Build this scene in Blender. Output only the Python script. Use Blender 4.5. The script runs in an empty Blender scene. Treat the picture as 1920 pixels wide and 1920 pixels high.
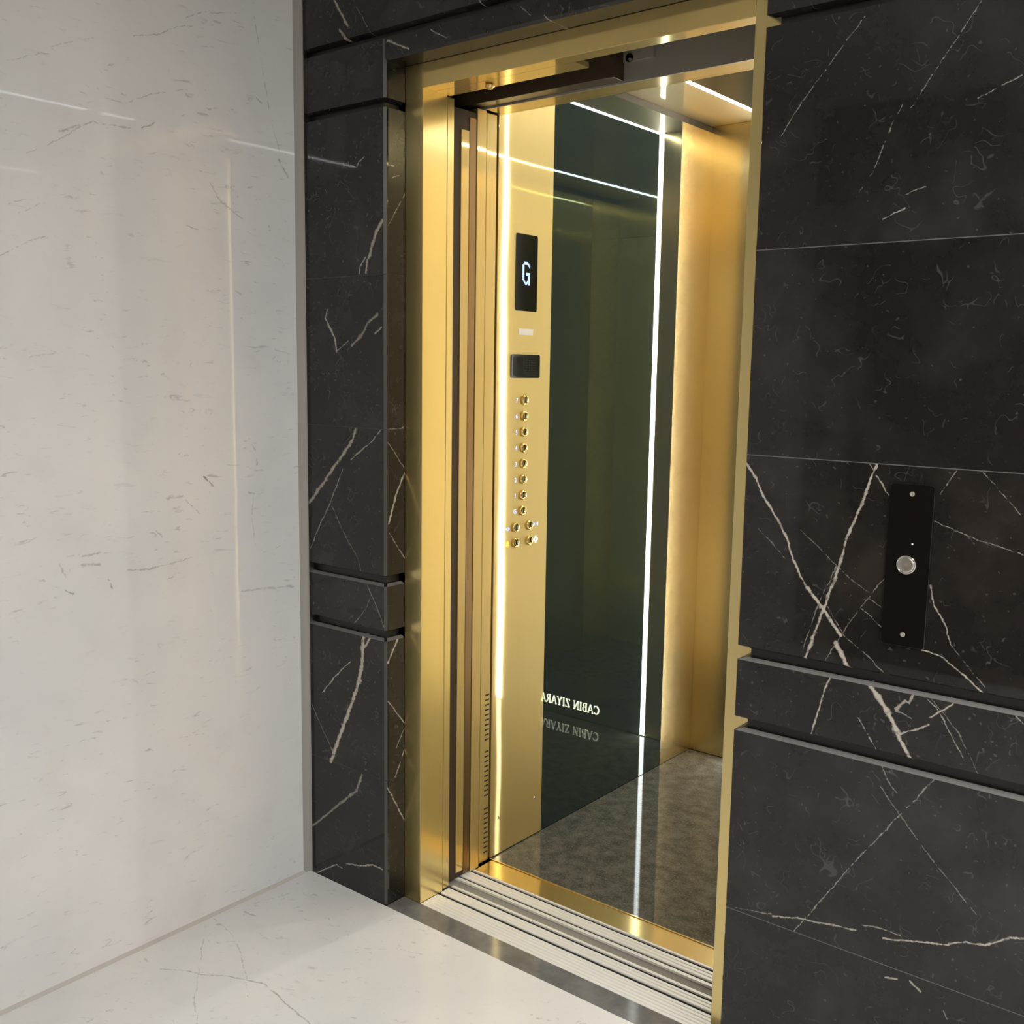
import bpy, bmesh, math, random
from mathutils import Matrix, Vector
random.seed(7)

# ---------------------------------------------------------------- camera
scene = bpy.context.scene
COL = scene.collection
YAW, PITCH, ROLL, FPX = -0.6777, -0.1374, 0.0153, 1947.43
CAM = Vector((2.1858, -1.8322, 1.4316))
fwd = Vector((math.sin(YAW) * math.cos(PITCH), math.cos(YAW) * math.cos(PITCH), math.sin(PITCH)))
rgt = Vector((math.cos(YAW), -math.sin(YAW), 0.0))
upv = rgt.cross(fwd)
r2 = math.cos(ROLL) * rgt + math.sin(ROLL) * upv
u2 = -math.sin(ROLL) * rgt + math.cos(ROLL) * upv
cam_data = bpy.data.cameras.new('camera')
cam_data.sensor_width = 36.0
cam_data.sensor_fit = 'HORIZONTAL'
cam_data.lens = FPX / 1920.0 * 36.0
cam_data.clip_start = 0.05
cam_data.clip_end = 50
cam = bpy.data.objects.new('camera', cam_data)
COL.objects.link(cam)
m = Matrix((r2, u2, -fwd)).transposed().to_4x4()
m.translation = CAM
cam.matrix_world = m
scene.camera = cam

# ---------------------------------------------------------------- world, light levels, exposure
world = bpy.data.worlds.new('world')
scene.world = world
world.use_nodes = True
world.node_tree.nodes['Background'].inputs[0].default_value = (0.9, 0.88, 0.85, 1)
world.node_tree.nodes['Background'].inputs[1].default_value = 0.0      # closed interior
LOBBY_LAMP = 265.0      # emission of the lobby ceiling light lines
CABIN_LED = 57.0       # emission of the LED strips in the cabin
scene.view_settings.view_transform = 'Standard'
scene.view_settings.look = 'None'
scene.view_settings.gamma = 1.0
scene.view_settings.use_curve_mapping = False
scene.view_settings.exposure = 0.0
scene.cycles.max_bounces = 7
scene.cycles.diffuse_bounces = 3
scene.cycles.glossy_bounces = 6
scene.cycles.sample_clamp_indirect = 6.0
scene.cycles.blur_glossy = 0.3
scene.cycles.use_denoising = True
scene.cycles.use_light_tree = False
scene.cycles.adaptive_threshold = 0.06

# ---------------------------------------------------------------- measured layout (metres)
# x runs along the lift wall (0 = corner with the white wall), y into the lift, z up
XP, DP = 0.299, 0.069          # left pilaster edge, depth of the marble reveal
XL, XR, XRM = 0.359, 1.230, 1.2864
ZH, ZM = 2.100, 2.1576         # gold head underside, marble head underside
ZG1, ZG2, ZG3, ZG4 = 0.8757, 0.7313, 2.0627, 2.2193
ZJ1, ZJ2, ZJ0 = 1.2745, 1.6567, 0.350
XC, XCR = 0.3336, 1.4964       # cabin side walls
YC, YR = 0.391, 1.572          # cabin floor front, rear wall
ZC = 2.286                     # cabin ceiling
ROOM_X, ROOM_Y, ROOM_Z = 6.0, -3.3, 2.72

VEINS = {
'R3': [(4.08,1,[(1.2861,1.2576),(1.3077,1.2318),(1.3282,1.1931),(1.3627,1.1477),(1.381,1.1153),(1.3918,1.0822),(1.4211,1.0347)]),(6.06,1,[(1.4211,1.0347),(1.4537,1.0011),(1.4908,0.9534)]),(8.0,1,[(1.4832,0.9392),(1.5115,0.892)]),(4.75,0.9,[(1.5384,1.2737),(1.4926,1.1339),(1.4817,1.0827),(1.4247,0.8938)]),(1.57,0.45,[(1.4761,1.0819),(1.4411,0.992),(1.4193,0.9102)]),(2.44,0.8,[(1.5264,1.2728),(1.5629,1.221)]),(1.44,0.6,[(1.6744,1.273),(1.6492,1.2299)]),(1.33,0.5,[(1.7163,1.2723),(1.7789,1.2068)]),(1.4,0.6,[(1.6439,1.1815),(1.7126,1.1594),(1.7884,1.142)]),(2.42,0.8,[(1.644,1.0698),(1.6526,1.0366),(1.6751,1.0005),(1.6845,0.973)]),(1.39,0.5,[(1.6845,0.973),(1.7453,0.9083)]),(2.37,0.9,[(1.6379,0.9537),(1.6687,0.9487),(1.7205,0.9164),(1.7464,0.8928)]),(1.41,0.4,[(1.4034,1.1407),(1.5083,1.0585),(1.5396,1.0409)]),(1.24,0.35,[(1.3189,1.1343),(1.3768,1.0832)]),(1.55,0.5,[(1.539,1.0298),(1.5655,1.0161)]),(1.76,0.6,[(1.5279,1.0101),(1.5649,0.983)]),(1.63,0.45,[(1.5646,1.0719),(1.5047,0.9798),(1.4653,0.9016)]),(1.6,0.5,[(1.4636,1.0041),(1.4979,0.9532),(1.5442,0.9251),(1.5829,0.8923)])],
'R4': [(8.42,1,[(1.5503,0.8732),(1.5808,0.8371),(1.6029,0.8028),(1.6101,0.7838)]),(5.88,1,[(1.6101,0.7838),(1.634,0.7484)]),(3.03,0.9,[(1.4764,0.8717),(1.4663,0.8439),(1.4456,0.7493)]),(2.82,0.85,[(1.7012,0.8719),(1.6589,0.8353)]),(3.07,0.85,[(1.6579,0.8219),(1.6114,0.7935)]),(4.8,0.7,[(1.6278,0.87),(1.623,0.8547),(1.6151,0.857),(1.5987,0.837)]),(1.96,0.6,[(1.597,0.8335),(1.6147,0.8334),(1.6268,0.8269)]),(1.73,0.7,[(1.6469,0.8711),(1.6688,0.8567),(1.7209,0.7749)]),(1.23,0.4,[(1.6604,0.8689),(1.7085,0.8198),(1.7479,0.752)]),(1.8,0.7,[(1.534,0.8056),(1.5743,0.7499)]),(1.82,0.7,[(1.7955,0.8695),(1.8101,0.8585)])],
'R5': [(1.75,0.55,[(1.6762,0.7294),(1.5387,0.5207),(1.4319,0.3488)]),(1.58,0.5,[(1.581,0.7313),(1.593,0.7024),(1.6147,0.6809)]),(1.5,0.4,[(1.5823,0.6872),(1.669,0.5908),(1.7596,0.5041)]),(2.89,0.85,[(1.3889,0.3652),(1.4418,0.381),(1.5554,0.3981)]),(1.87,0.55,[(1.5653,0.4115),(1.6025,0.4188),(1.6349,0.4183)]),(2.88,0.9,[(1.6036,0.4002),(1.7135,0.4294),(1.7477,0.447),(1.7792,0.453),(1.816,0.4818),(1.8383,0.4888)]),(1.7,0.5,[(1.3089,0.3553),(1.3853,0.369)])],
'R6': [(3.09,0.8,[(1.6144,0.3261),(1.6346,0.3327)]),(3.06,0.8,[(1.6591,0.3364),(1.6785,0.3254)]),(2.02,0.4,[(1.7194,0.3051),(1.7258,0.2923)])],
'R1': [(1.3,0.6,[(1.4688,2.0372),(1.3595,1.9072),(1.3244,1.8551)]),(1.21,0.6,[(1.6582,2.0263),(1.5555,1.8724)]),(1.3,0.55,[(1.5432,1.8816),(1.5292,1.857),(1.502,1.7833),(1.4721,1.7372)]),(1.46,0.75,[(1.7288,1.9014),(1.6639,1.8747)]),(1.98,0.85,[(1.5216,1.6968),(1.5574,1.7115)]),(1.41,0.6,[(1.5579,1.7335),(1.59,1.7439)])],
'L1': [(8.96,0.75,[(0.2885,1.7837),(0.2649,1.7534),(0.2408,1.7001)]),(3.9,0.7,[(0.2288,1.7007),(0.2093,1.6789),(0.2067,1.661)]),(5.2,0.7,[(0.236,1.6938),(0.231,1.6599)]),(2.56,0.5,[(0.1989,1.9207),(0.2062,1.9343),(0.2255,1.9417)])],
'L2': [(5.48,0.7,[(0.0768,1.5527),(0.1124,1.5044),(0.1197,1.4669)]),(2.72,0.6,[(0.0849,1.5764),(0.0768,1.5527)]),(2.74,0.6,[(0.1223,1.4703),(0.1632,1.494)]),(6.75,0.45,[(0.1781,1.4839),(0.213,1.5071),(0.2375,1.54),(0.2713,1.5591)]),(4.59,0.7,[(0.2615,1.5133),(0.2854,1.5262)])],
'L3': [(8.22,0.65,[(0.1914,1.2736),(0.176,1.2384),(0.0047,1.0624)]),(2.7,0.6,[(0.2847,1.2747),(0.2457,1.2389),(0.1705,1.1913)]),(3.1,0.5,[(0.1395,1.163),(0.0859,1.0628),(0.0531,1.0162),(0.008,0.9379)]),(2.16,0.35,[(0.0965,1.0602),(0.1429,0.9936),(0.1939,0.9357),(0.2088,0.8986)])],
'L4': [(2.27,0.5,[(0.2263,0.8733),(0.28,0.7915),(0.2932,0.7631)]),(2.27,0.4,[(0.2452,0.8396),(0.2259,0.802),(0.1813,0.7557)])],
'L5': [(10.8,1,[(0.2151,0.7293),(0.211,0.6469),(0.1909,0.5821),(0.0839,0.3517)]),(5.76,0.9,[(0.2434,0.7301),(0.2222,0.7006)]),(2.94,0.8,[(0.1636,0.6485),(0.1031,0.5948),(0.0504,0.5391)]),(2.17,0.4,[(0.0033,0.497),(0.1003,0.365)]),(6.0,0.5,[(0.2077,0.3436),(0.1856,0.2928),(0.004,0.1389)]),(3.59,0.8,[(0.005,-0.0061),(0.1031,0.0547),(0.1259,0.0505)]),(3.77,0.85,[(0.1455,0.0709),(0.1934,0.0796),(0.2495,0.1003),(0.2861,0.0988)])],
'LT': [(6.25,0.6,[(0.1203,2.3292),(0.1678,2.2602)]),(6.88,0.6,[(0.1399,2.2555),(0.17,2.2225)]),(1.6,0.35,[(0.1883,2.3158),(0.2514,2.2258)]),(3.36,0.5,[(0.5962,2.2355),(0.6044,2.2209)])],
'LL': [(3.6,0.65,[(0.3085,2.2014),(0.378,2.1692)]),(2.34,0.55,[(0.4493,2.1996),(0.4992,2.1726)]),(2.18,0.4,[(0.7143,2.1982),(0.7412,2.1748)]),(2.14,0.5,[(0.7766,2.1695),(0.7897,2.1574)])],
'RET': [(2.9,0.7,[(0.0087,0.5664),(0.0701,0.4879)]),(2.96,0.7,[(0.0701,0.4791),(0.0376,0.4311)]),(3.28,0.7,[(0.0761,0.4334),(0.0346,0.3507)]),(3.23,0.8,[(0.0025,0.3366),(0.0735,0.211)]),(5.72,0.9,[(0.0463,0.7309),(0.0088,0.6707)]),(2.03,0.5,[(0.0093,1.2415),(0.0663,1.1754)]),(4.83,0.8,[(0.076,1.173),(0.0375,1.107),(0.0113,1.0338)]),(2.76,0.6,[(0.0136,1.0095),(0.0764,0.9282)]),(2.14,0.6,[(0.0093,1.275),(0.0565,1.275),(0.0758,1.2863)]),(3.12,1,[(0.0058,1.9174),(0.0307,1.9181)]),(2.52,0.6,[(0.0239,1.8903),(0.0491,1.8987)]),(2.05,0.5,[(0.07,1.8586),(0.0101,1.7745)])],
'W1': [(2.28,0.5,[(-0.4724,2.1529),(-0.4049,2.1747),(-0.3609,2.2001),(-0.316,2.215)]),(2.36,0.5,[(-0.3335,2.2289),(-0.2831,2.253),(-0.1832,2.2752)]),(2.5,0.5,[(-0.1437,2.2797),(-0.0976,2.0535),(-0.0729,1.9729)]),(5.28,0.6,[(-0.0734,1.9483),(-0.0446,1.9115)]),(2.08,0.45,[(-0.7802,2.0236),(-0.6889,2.0672),(-0.6636,2.0731)]),(2.16,0.35,[(-0.663,2.0865),(-0.5724,2.1233)]),(2.3,0.5,[(-0.4984,2.0059),(-0.4094,2.0454),(-0.3386,2.0656)]),(2.35,0.5,[(-0.7999,1.6422),(-0.7323,1.6807),(-0.6847,1.6993)]),(2.14,0.4,[(-0.7739,1.7531),(-0.7101,1.7731)]),(2.12,0.4,[(-0.796,1.7189),(-0.7328,1.7432),(-0.7071,1.76)]),(3.72,0.4,[(-0.2804,1.8613),(-0.2575,1.8294),(-0.1901,1.7902)]),(2.46,0.6,[(-0.3707,1.7633),(-0.3211,1.7477)]),(3.27,0.45,[(-0.6563,1.917),(-0.5797,1.9499),(-0.4883,1.9508)]),(2.67,0.4,[(-0.727,1.8612),(-0.6834,1.8819),(-0.5992,1.9411)]),(3.48,0.6,[(-0.4591,1.9578),(-0.429,1.9742)]),(3.81,0.55,[(-0.1404,2.0889),(-0.1254,2.0781)])],
'W2': [(5.28,0.85,[(-0.3199,1.1528),(-0.2914,1.1299)]),(3.43,0.6,[(-0.1827,1.2436),(-0.1602,1.1996),(-0.1581,1.1736)]),(2.21,0.4,[(-0.1704,1.0965),(-0.1771,1.0319),(-0.1656,0.956),(-0.1472,0.9404),(-0.0867,0.9528)]),(5.6,0.4,[(-0.2129,0.8482),(-0.0435,0.8373)]),(3.15,0.5,[(-0.5351,0.9493),(-0.4832,0.9439),(-0.3593,0.9554)]),(2.6,0.4,[(-0.4351,0.9124),(-0.412,0.9172)]),(4.84,0.5,[(-0.644,0.9973),(-0.5998,0.9992)]),(6.05,0.5,[(-0.6449,0.9765),(-0.6049,0.9748)]),(4.96,0.9,[(-0.5819,0.9345),(-0.5744,0.9138)]),(3.6,0.6,[(-0.6864,0.9257),(-0.6693,0.9154)]),(4.76,0.5,[(-0.6952,0.9854),(-0.6849,0.9576)]),(3.14,0.5,[(-0.3736,1.1016),(-0.3345,1.0649)]),(6.9,0.5,[(-0.1834,1.102),(-0.1677,1.0985)]),(3.84,0.5,[(-0.4533,1.0366),(-0.4362,1.0124)])],
'FL': [(3.52,0.6,[(0.1028,-0.5551),(0.1568,-0.516),(0.197,-0.5022),(0.2415,-0.471),(0.3332,-0.4329),(0.5355,-0.461)]),(2.88,0.4,[(0.003,-0.3341),(0.1051,-0.3502),(0.176,-0.3798),(0.2838,-0.4418),(0.3505,-0.4884)]),(2.88,0.35,[(0.0698,-0.4108),(0.2737,-0.5782),(0.3484,-0.6194)]),(2.56,0.4,[(0.0554,-0.1088),(0.0123,-0.2425)]),(2.56,0.4,[(0.4062,-0.1765),(0.4479,-0.1483)]),(2.56,0.35,[(0.4762,-0.1242),(0.534,-0.1042)]),(6.4,0.4,[(0.0362,-0.2644),(0.0765,-0.2549)])],
}

# ---------------------------------------------------------------- node helpers
class NT:
    def __init__(self, name):
        self.mat = bpy.data.materials.new(name)
        self.mat.use_nodes = True
        self.t = self.mat.node_tree
        self.bsdf = self.t.nodes['Principled BSDF']
    def n(self, typ, **kw):
        nd = self.t.nodes.new(typ)
        for k, v in kw.items():
            setattr(nd, k, v)
        return nd
    def put(self, sock, v):
        if hasattr(v, 'is_output') or isinstance(v, bpy.types.NodeSocket):
            self.t.links.new(v, sock)
        else:
            sock.default_value = v
    def math(self, op, a, b=0.0, c=None, clamp=False):
        nd = self.n('ShaderNodeMath', operation=op, use_clamp=clamp)
        self.put(nd.inputs[0], a)
        self.put(nd.inputs[1], b)
        if c is not None:
            self.put(nd.inputs[2], c)
        return nd.outputs[0]
    def vec(self, op, a, b=None, s=None, out=0):
        nd = self.n('ShaderNodeVectorMath', operation=op)
        self.put(nd.inputs[0], a)
        if b is not None:
            self.put(nd.inputs[1], b)
        if s is not None:
            self.put(nd.inputs['Scale'], s)
        return nd.outputs[out]
    def noise(self, vec, scale, detail=2.0, rough=0.5, dist=0.0, color=False):
        nd = self.n('ShaderNodeTexNoise')
        self.put(nd.inputs['Vector'], vec)
        nd.inputs['Scale'].default_value = scale
        nd.inputs['Detail'].default_value = detail
        nd.inputs['Roughness'].default_value = rough
        nd.inputs['Distortion'].default_value = dist
        return nd.outputs['Color' if color else 'Fac']
    def ramp(self, v, a, b, lo=0.0, hi=1.0, smooth=True):
        nd = self.n('ShaderNodeMapRange')
        nd.interpolation_type = 'SMOOTHSTEP' if smooth else 'LINEAR'
        self.put(nd.inputs['Value'], v)
        for k, x in zip(('From Min', 'From Max', 'To Min', 'To Max'), (a, b, lo, hi)):
            nd.inputs[k].default_value = x
        return nd.outputs['Result']
    def mix(self, f, a, b):
        nd = self.n('ShaderNodeMix', data_type='RGBA')
        self.put(nd.inputs[0], f)
        self.put(nd.inputs[6], a)
        self.put(nd.inputs[7], b)
        return nd.outputs[2]
    def pos(self):
        return self.n('ShaderNodeNewGeometry').outputs['Position']
    def sep(self, v):
        nd = self.n('ShaderNodeSeparateXYZ')
        self.put(nd.inputs[0], v)
        return nd.outputs
    def comb(self, x, y, z=0.0):
        nd = self.n('ShaderNodeCombineXYZ')
        self.put(nd.inputs[0], x); self.put(nd.inputs[1], y); self.put(nd.inputs[2], z)
        return nd.outputs[0]
    def bump(self, h, strength, dist):
        nd = self.n('ShaderNodeBump')
        nd.inputs['Strength'].default_value = strength
        nd.inputs['Distance'].default_value = dist
        self.put(nd.inputs['Height'], h)
        self.t.links.new(nd.outputs[0], self.bsdf.inputs['Normal'])
    def set(self, **kw):
        for k, v in kw.items():
            self.put(self.bsdf.inputs[k.replace('_', ' ')], v)

def rgba(c):
    return (c[0], c[1], c[2], 1.0)

def simple(name, col, rough=0.5, metal=0.0, spec=0.5, emit=None, es=0.0):
    k = NT(name)
    k.set(Base_Color=rgba(col), Roughness=rough, Metallic=metal)
    k.bsdf.inputs['Specular IOR Level'].default_value = spec
    if emit:
        if es < 8: k.mat.cycles.emission_sampling = 'NONE'
        k.bsdf.inputs['Emission Color'].default_value = rgba(emit)
        k.bsdf.inputs['Emission Strength'].default_value = es
    return k.mat

def vein_mask(k, p2, veins):
    """brightest of a set of wobbling mineral veins given as polylines on the slab face"""
    total = None
    fac = k.ramp(k.noise(k.vec('ADD', p2, (3.3, 1.7, 0)), 55, 3, 0.65), 0.28, 0.72, 0.45, 1.75, smooth=False)
    for wmm, st, pts in veins:
        for a, b in zip(pts[:-1], pts[1:]):
            dx, dy = b[0] - a[0], b[1] - a[1]
            l2 = max(dx * dx + dy * dy, 1e-8)
            sub = k.vec('SUBTRACT', p2, (a[0], a[1], 0))
            t = k.math('ADD', k.vec('DOT_PRODUCT', sub, (dx / l2, dy / l2, 0), out=1), 0.0, clamp=True)
            q = k.vec('SCALE', (dx, dy, 0), s=t)
            d = k.vec('LENGTH', k.vec('SUBTRACT', sub, q), out=1)
            w = wmm * 0.0005
            hi, lo = w * 1.30 + 0.0002, w * 0.60
            v = k.math('MULTIPLY_ADD', k.math('MULTIPLY', d, fac), -st / (hi - lo), hi * st / (hi - lo))
            v = k.math('MINIMUM', v, st)
            total = v if total is None else k.math('MAXIMUM', total, v)
    return k.math('MAXIMUM', total, 0.0)

def plane2(k, plane):
    s = k.sep(k.pos())
    return {'y': k.comb(s[0], s[2]), 'x': k.comb(s[1], s[2]), 'z': k.comb(s[0], s[1])}[plane]

def black_marble(name, veins=None, plane='y', seed=0.0, warm=0.0):
    k = NT(name)
    P = k.vec('ADD', k.pos(), (seed, seed * 0.7, seed * 1.3))
    w1 = k.vec('SCALE', k.vec('SUBTRACT', k.noise(P, 34, 3, 0.6, color=True), (.5, .5, .5)), s=0.007)
    w2 = k.vec('SCALE', k.vec('SUBTRACT', k.noise(P, 190, 2, 0.6, color=True), (.5, .5, .5)), s=0.0035)
    p2 = k.vec('ADD', plane2(k, plane), k.vec('ADD', w1, w2))
    cloud = k.noise(P, 5.5, 8, 0.62)
    fine = k.noise(P, 60, 4, 0.7)
    base = k.mix(k.ramp(cloud, 0.40, 0.75), (0.0125, 0.0115, 0.0105, 1), (0.028 + warm, 0.0255 + warm * .5, 0.0235, 1))
    base = k.mix(k.ramp(fine, 0.60, 0.85, 0, 0.35), base, (0.06, 0.056, 0.052, 1))
    # curled fossil hairs
    n1 = k.noise(P, 17, 1.5, 0.5, 0.6)
    hair = k.ramp(k.math('ABSOLUTE', k.math('SUBTRACT', n1, 0.5)), 0.0085, 0.003)
    gate = k.ramp(k.noise(k.vec('ADD', P, (7, 3, 1)), 21, 1, 0.5), 0.595, 0.66)
    hair = k.math('MULTIPLY', hair, gate)
    hair2 = k.ramp(k.math('ABSOLUTE', k.math('SUBTRACT', k.noise(k.vec('ADD', P, (3, 9, 4)), 30, 1, 0.5, 0.3), 0.52)), 0.012, 0.004)
    gate2 = k.ramp(k.noise(k.vec('ADD', P, (2, 8, 5)), 26, 0, 0.5), 0.62, 0.68)
    hair = k.math('MAXIMUM', hair, k.math('MULTIPLY', hair2, gate2))
    base = k.mix(k.math('MULTIPLY', hair, 0.09), base, (0.42, 0.40, 0.37, 1))
    speck = k.ramp(k.noise(k.vec('ADD', P, (1, 4, 9)), 130, 0, 0.5), 0.79, 0.83)
    base = k.mix(k.math('MULTIPLY', speck, 0.10), base, (0.45, 0.43, 0.40, 1))
    if veins:
        vm = vein_mask(k, p2, veins)
        brk = k.ramp(k.noise(P, 70, 3, 0.6), 0.30, 0.48, 0.35, 1.0)
        base = k.mix(k.math('MULTIPLY', vm, brk), base, (0.50, 0.455, 0.385, 1))
    k.set(Base_Color=base, Roughness=0.03)
    k.bsdf.inputs['Specular IOR Level'].default_value = 0.45
    return k.mat

def white_marble(name, veins=None, plane='x', tint=(0.71, 0.695, 0.67), rough=0.018, seed=0.0):
    k = NT(name)
    P = k.vec('ADD', k.pos(), (seed, seed, seed))
    w1 = k.vec('SCALE', k.vec('SUBTRACT', k.noise(P, 24, 4, 0.65, color=True), (.5, .5, .5)), s=0.016)
    p2 = k.vec('ADD', plane2(k, plane), w1)
    c1 = k.noise(P, 2.2, 5, 0.55)
    c2 = k.noise(P, 9, 5, 0.6)
    lo = tuple(x * 0.93 for x in tint)
    base = k.mix(k.ramp(c1, 0.35, 0.68), rgba(tint), (lo[0] * 0.985, lo[1], lo[2] * 1.02, 1))
    base = k.mix(k.ramp(c2, 0.52, 0.78, 0, 0.4), base, (tint[0] * .88, tint[1] * .865, tint[2] * .84, 1))
    # short grey flecks lying along a slanting grain
    s = k.sep(P)
    if plane == 'x':
        g = k.comb(k.math('MULTIPLY', k.math('ADD', s[1], k.math('MULTIPLY', s[2], 0.35)), 9), k.math('MULTIPLY', s[2], 34), s[0])
    else:
        g = k.comb(k.math('MULTIPLY', s[0], 16), k.math('MULTIPLY', k.math('ADD', s[1], k.math('MULTIPLY', s[0], -0.3)), 26), s[2])
    fl = k.ramp(k.noise(g, 2.0, 4, 0.66, 0.9), 0.60, 0.71)
    zone = k.ramp(k.noise(P, 3.1, 2, 0.5), 0.38, 0.60, 0.15, 1.0)
    base = k.mix(k.math('MULTIPLY', k.math('MULTIPLY', fl, zone), 0.46), base, (0.24, 0.225, 0.21, 1))
    if veins:
        vm = vein_mask(k, p2, veins)
        brk = k.ramp(k.noise(P, 42, 4, 0.7), 0.34, 0.54, 0.2, 1.0)
        base = k.mix(k.math('MULTIPLY', k.math('MULTIPLY', vm, brk), 0.95), base, (0.20, 0.185, 0.17, 1))
    k.set(Base_Color=base, Roughness=rough)
    k.bsdf.inputs['Specular IOR Level'].default_value = 0.32
    return k.mat

def gold(name, rough=0.035, col=(0.78, 0.615, 0.265), wav=0.16, scale=1.7, grain='z', satin=0.6, rough2=0.52):
    """brass-coloured sheet: a sharp polished lobe and a wide satin lobe from the brushed grain"""
    k = NT(name)
    P = k.pos()
    s = k.sep(P)
    f = {'z': (260, 260, 6), 'x': (6, 260, 260), 'y': (260, 6, 260)}[grain]
    g = k.comb(*(k.math('MULTIPLY', s[i], f[i]) for i in range(3)))
    br = k.noise(g, 1.0, 2, 0.6)
    c = k.mix(br, rgba(tuple(x * 0.96 for x in col)), rgba(col))
    k.set(Base_Color=c, Metallic=1.0, Roughness=rough)
    k.bump(k.noise(P, scale, 1, 0.4), wav, 0.012)
    b2 = k.n('ShaderNodeBsdfPrincipled')
    k.put(b2.inputs['Base Color'], c)
    b2.inputs['Metallic'].default_value = 1.0
    b2.inputs['Roughness'].default_value = rough2
    mx = k.n('ShaderNodeMixShader')
    mx.inputs[0].default_value = satin
    k.t.links.new(k.bsdf.outputs[0], mx.inputs[1])
    k.t.links.new(b2.outputs[0], mx.inputs[2])
    k.t.links.new(mx.outputs[0], k.t.nodes['Material Output'].inputs['Surface'])
    return k.mat

def dark_glass(name, col=(0.018, 0.026, 0.026), ior=1.85, rough=0.015):
    k = NT(name)
    P = k.pos()
    k.set(Base_Color=rgba(col), Roughness=rough, IOR=ior)
    k.bsdf.inputs['Specular IOR Level'].default_value = 0.5
    k.bsdf.inputs['Specular Tint'].default_value = (0.80, 1.0, 1.0, 1)
    k.bump(k.noise(P, 1.6, 0, 0.4), 0.05, 0.01)
    return k.mat

def granite(name):
    k = NT(name)
    P = k.pos()
    a = k.noise(P, 22, 6, 0.7)
    b = k.noise(P, 170, 3, 0.75)
    c = k.mix(k.ramp(a, 0.32, 0.7), (0.055, 0.056, 0.048, 1), (0.125, 0.123, 0.105, 1))
    c = k.mix(k.ramp(b, 0.48, 0.75, 0, 0.7), c, (0.24, 0.235, 0.20, 1))
    st = k.noise(k.vec('MULTIPLY', P, (50, 26, 1)), 1.0, 4, 0.7, 1.2)
    c = k.mix(k.ramp(st, 0.66, 0.80, 0, 0.45), c, (0.30, 0.29, 0.25, 1))
    k.set(Base_Color=c, Roughness=0.045)
    k.bsdf.inputs['Specular IOR Level'].default_value = 0.26
    return k.mat

def aluminium(name):
    k = NT(name)
    P = k.pos()
    n = k.noise(k.vec('MULTIPLY', P, (9, 240, 240)), 1.0, 3, 0.6)
    spot = k.ramp(k.noise(P, 30, 4, 0.7), 0.6, 0.8, 0, 0.35)
    c = k.mix(n, (0.72, 0.70, 0.65, 1), (0.88, 0.86, 0.80, 1))
    c = k.mix(spot, c, (0.42, 0.40, 0.36, 1))
    k.set(Base_Color=c, Metallic=0.15, Roughness=0.45)
    return k.mat

def wood(name):
    k = NT(name)
    P = k.pos()
    n = k.noise(k.vec('MULTIPLY', P, (18, 18, 1.4)), 1.0, 5, 0.6, 0.6)
    k.set(Base_Color=k.mix(n, (0.10, 0.045, 0.02, 1), (0.20, 0.10, 0.045, 1)), Roughness=0.35)
    return k.mat

def plaster(name, col):
    k = NT(name)
    n = k.noise(k.pos(), 30, 4, 0.6)
    k.set(Base_Color=k.mix(n, rgba(tuple(c * .96 for c in col)), rgba(col)), Roughness=0.8)
    return k.mat

# ---------------------------------------------------------------- mesh helpers
class MB:
    def __init__(self):
        self.v, self.f, self.mi, self.sm = [], [], [], []
        self.cur = 0
    def add(self, vs, fs, smooth=False):
        o = len(self.v)
        self.v += [tuple(p) for p in vs]
        for f in fs:
            self.f.append(tuple(i + o for i in f)); self.mi.append(self.cur); self.sm.append(smooth)
        return self
    def box(self, x0, x1, y0, y1, z0, z1):
        vs = [(x, y, z) for z in (z0, z1) for y in (y0, y1) for x in (x0, x1)]
        return self.add(vs, [(0, 2, 3, 1), (4, 5, 7, 6), (0, 1, 5, 4), (2, 6, 7, 3), (1, 3, 7, 5), (0, 4, 6, 2)])
    def loft(self, rings, smooth=False, caps=True):
        n = len(rings[0])
        vs = [p for r in rings for p in r]
        fs = []
        for i in range(len(rings) - 1):
            for j in range(n):
                a, b = i * n + j, i * n + (j + 1) % n
                fs.append((a, b, b + n, a + n))
        if caps:
            fs.append(tuple(reversed(range(n))))
            fs.append(tuple(range((len(rings) - 1) * n, len(rings) * n)))
        return self.add(vs, fs, smooth)
    def lathe(self, c, axis, prof, n=24, smooth=True):
        """prof = [(along, radius)]; axis 'x','y','z' (negative: '-y')"""
        sg = -1 if axis[0] == '-' else 1
        ax = axis[-1]
        rings = []
        for h, r in prof:
            ring = []
            for i in range(n):
                a = 2 * math.pi * i / n
                p, q = r * math.cos(a), r * math.sin(a)
                if ax == 'x': ring.append((c[0] + sg * h, c[1] + p, c[2] + sg * q))
                elif ax == 'y': ring.append((c[0] + sg * q, c[1] + sg * h, c[2] + p))
                else: ring.append((c[0] + p, c[1] + sg * q, c[2] + sg * h))
            rings.append(ring)
        return self.loft(rings, smooth)
    def build(self, name, mats, parent=None, bevel=0.0):
        me = bpy.data.meshes.new(name)
        me.from_pydata(self.v, [], self.f)
        mats = mats if isinstance(mats, (list, tuple)) else [mats]
        for mt in mats:
            me.materials.append(mt)
        for p, i, s in zip(me.polygons, self.mi, self.sm):
            p.material_index = i
            p.use_smooth = s
        bm = bmesh.new(); bm.from_mesh(me)
        bmesh.ops.recalc_face_normals(bm, faces=bm.faces)
        bm.to_mesh(me); bm.free()
        ob = bpy.data.objects.new(name, me)
        COL.objects.link(ob)
        if parent:
            ob.parent = parent
            ob.matrix_parent_inverse = Matrix.Translation(-parent.location)
        if bevel:
            b = ob.modifiers.new('edge', 'BEVEL'); b.width = bevel; b.segments = 2; b.limit_method = 'ANGLE'
        return ob

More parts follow.
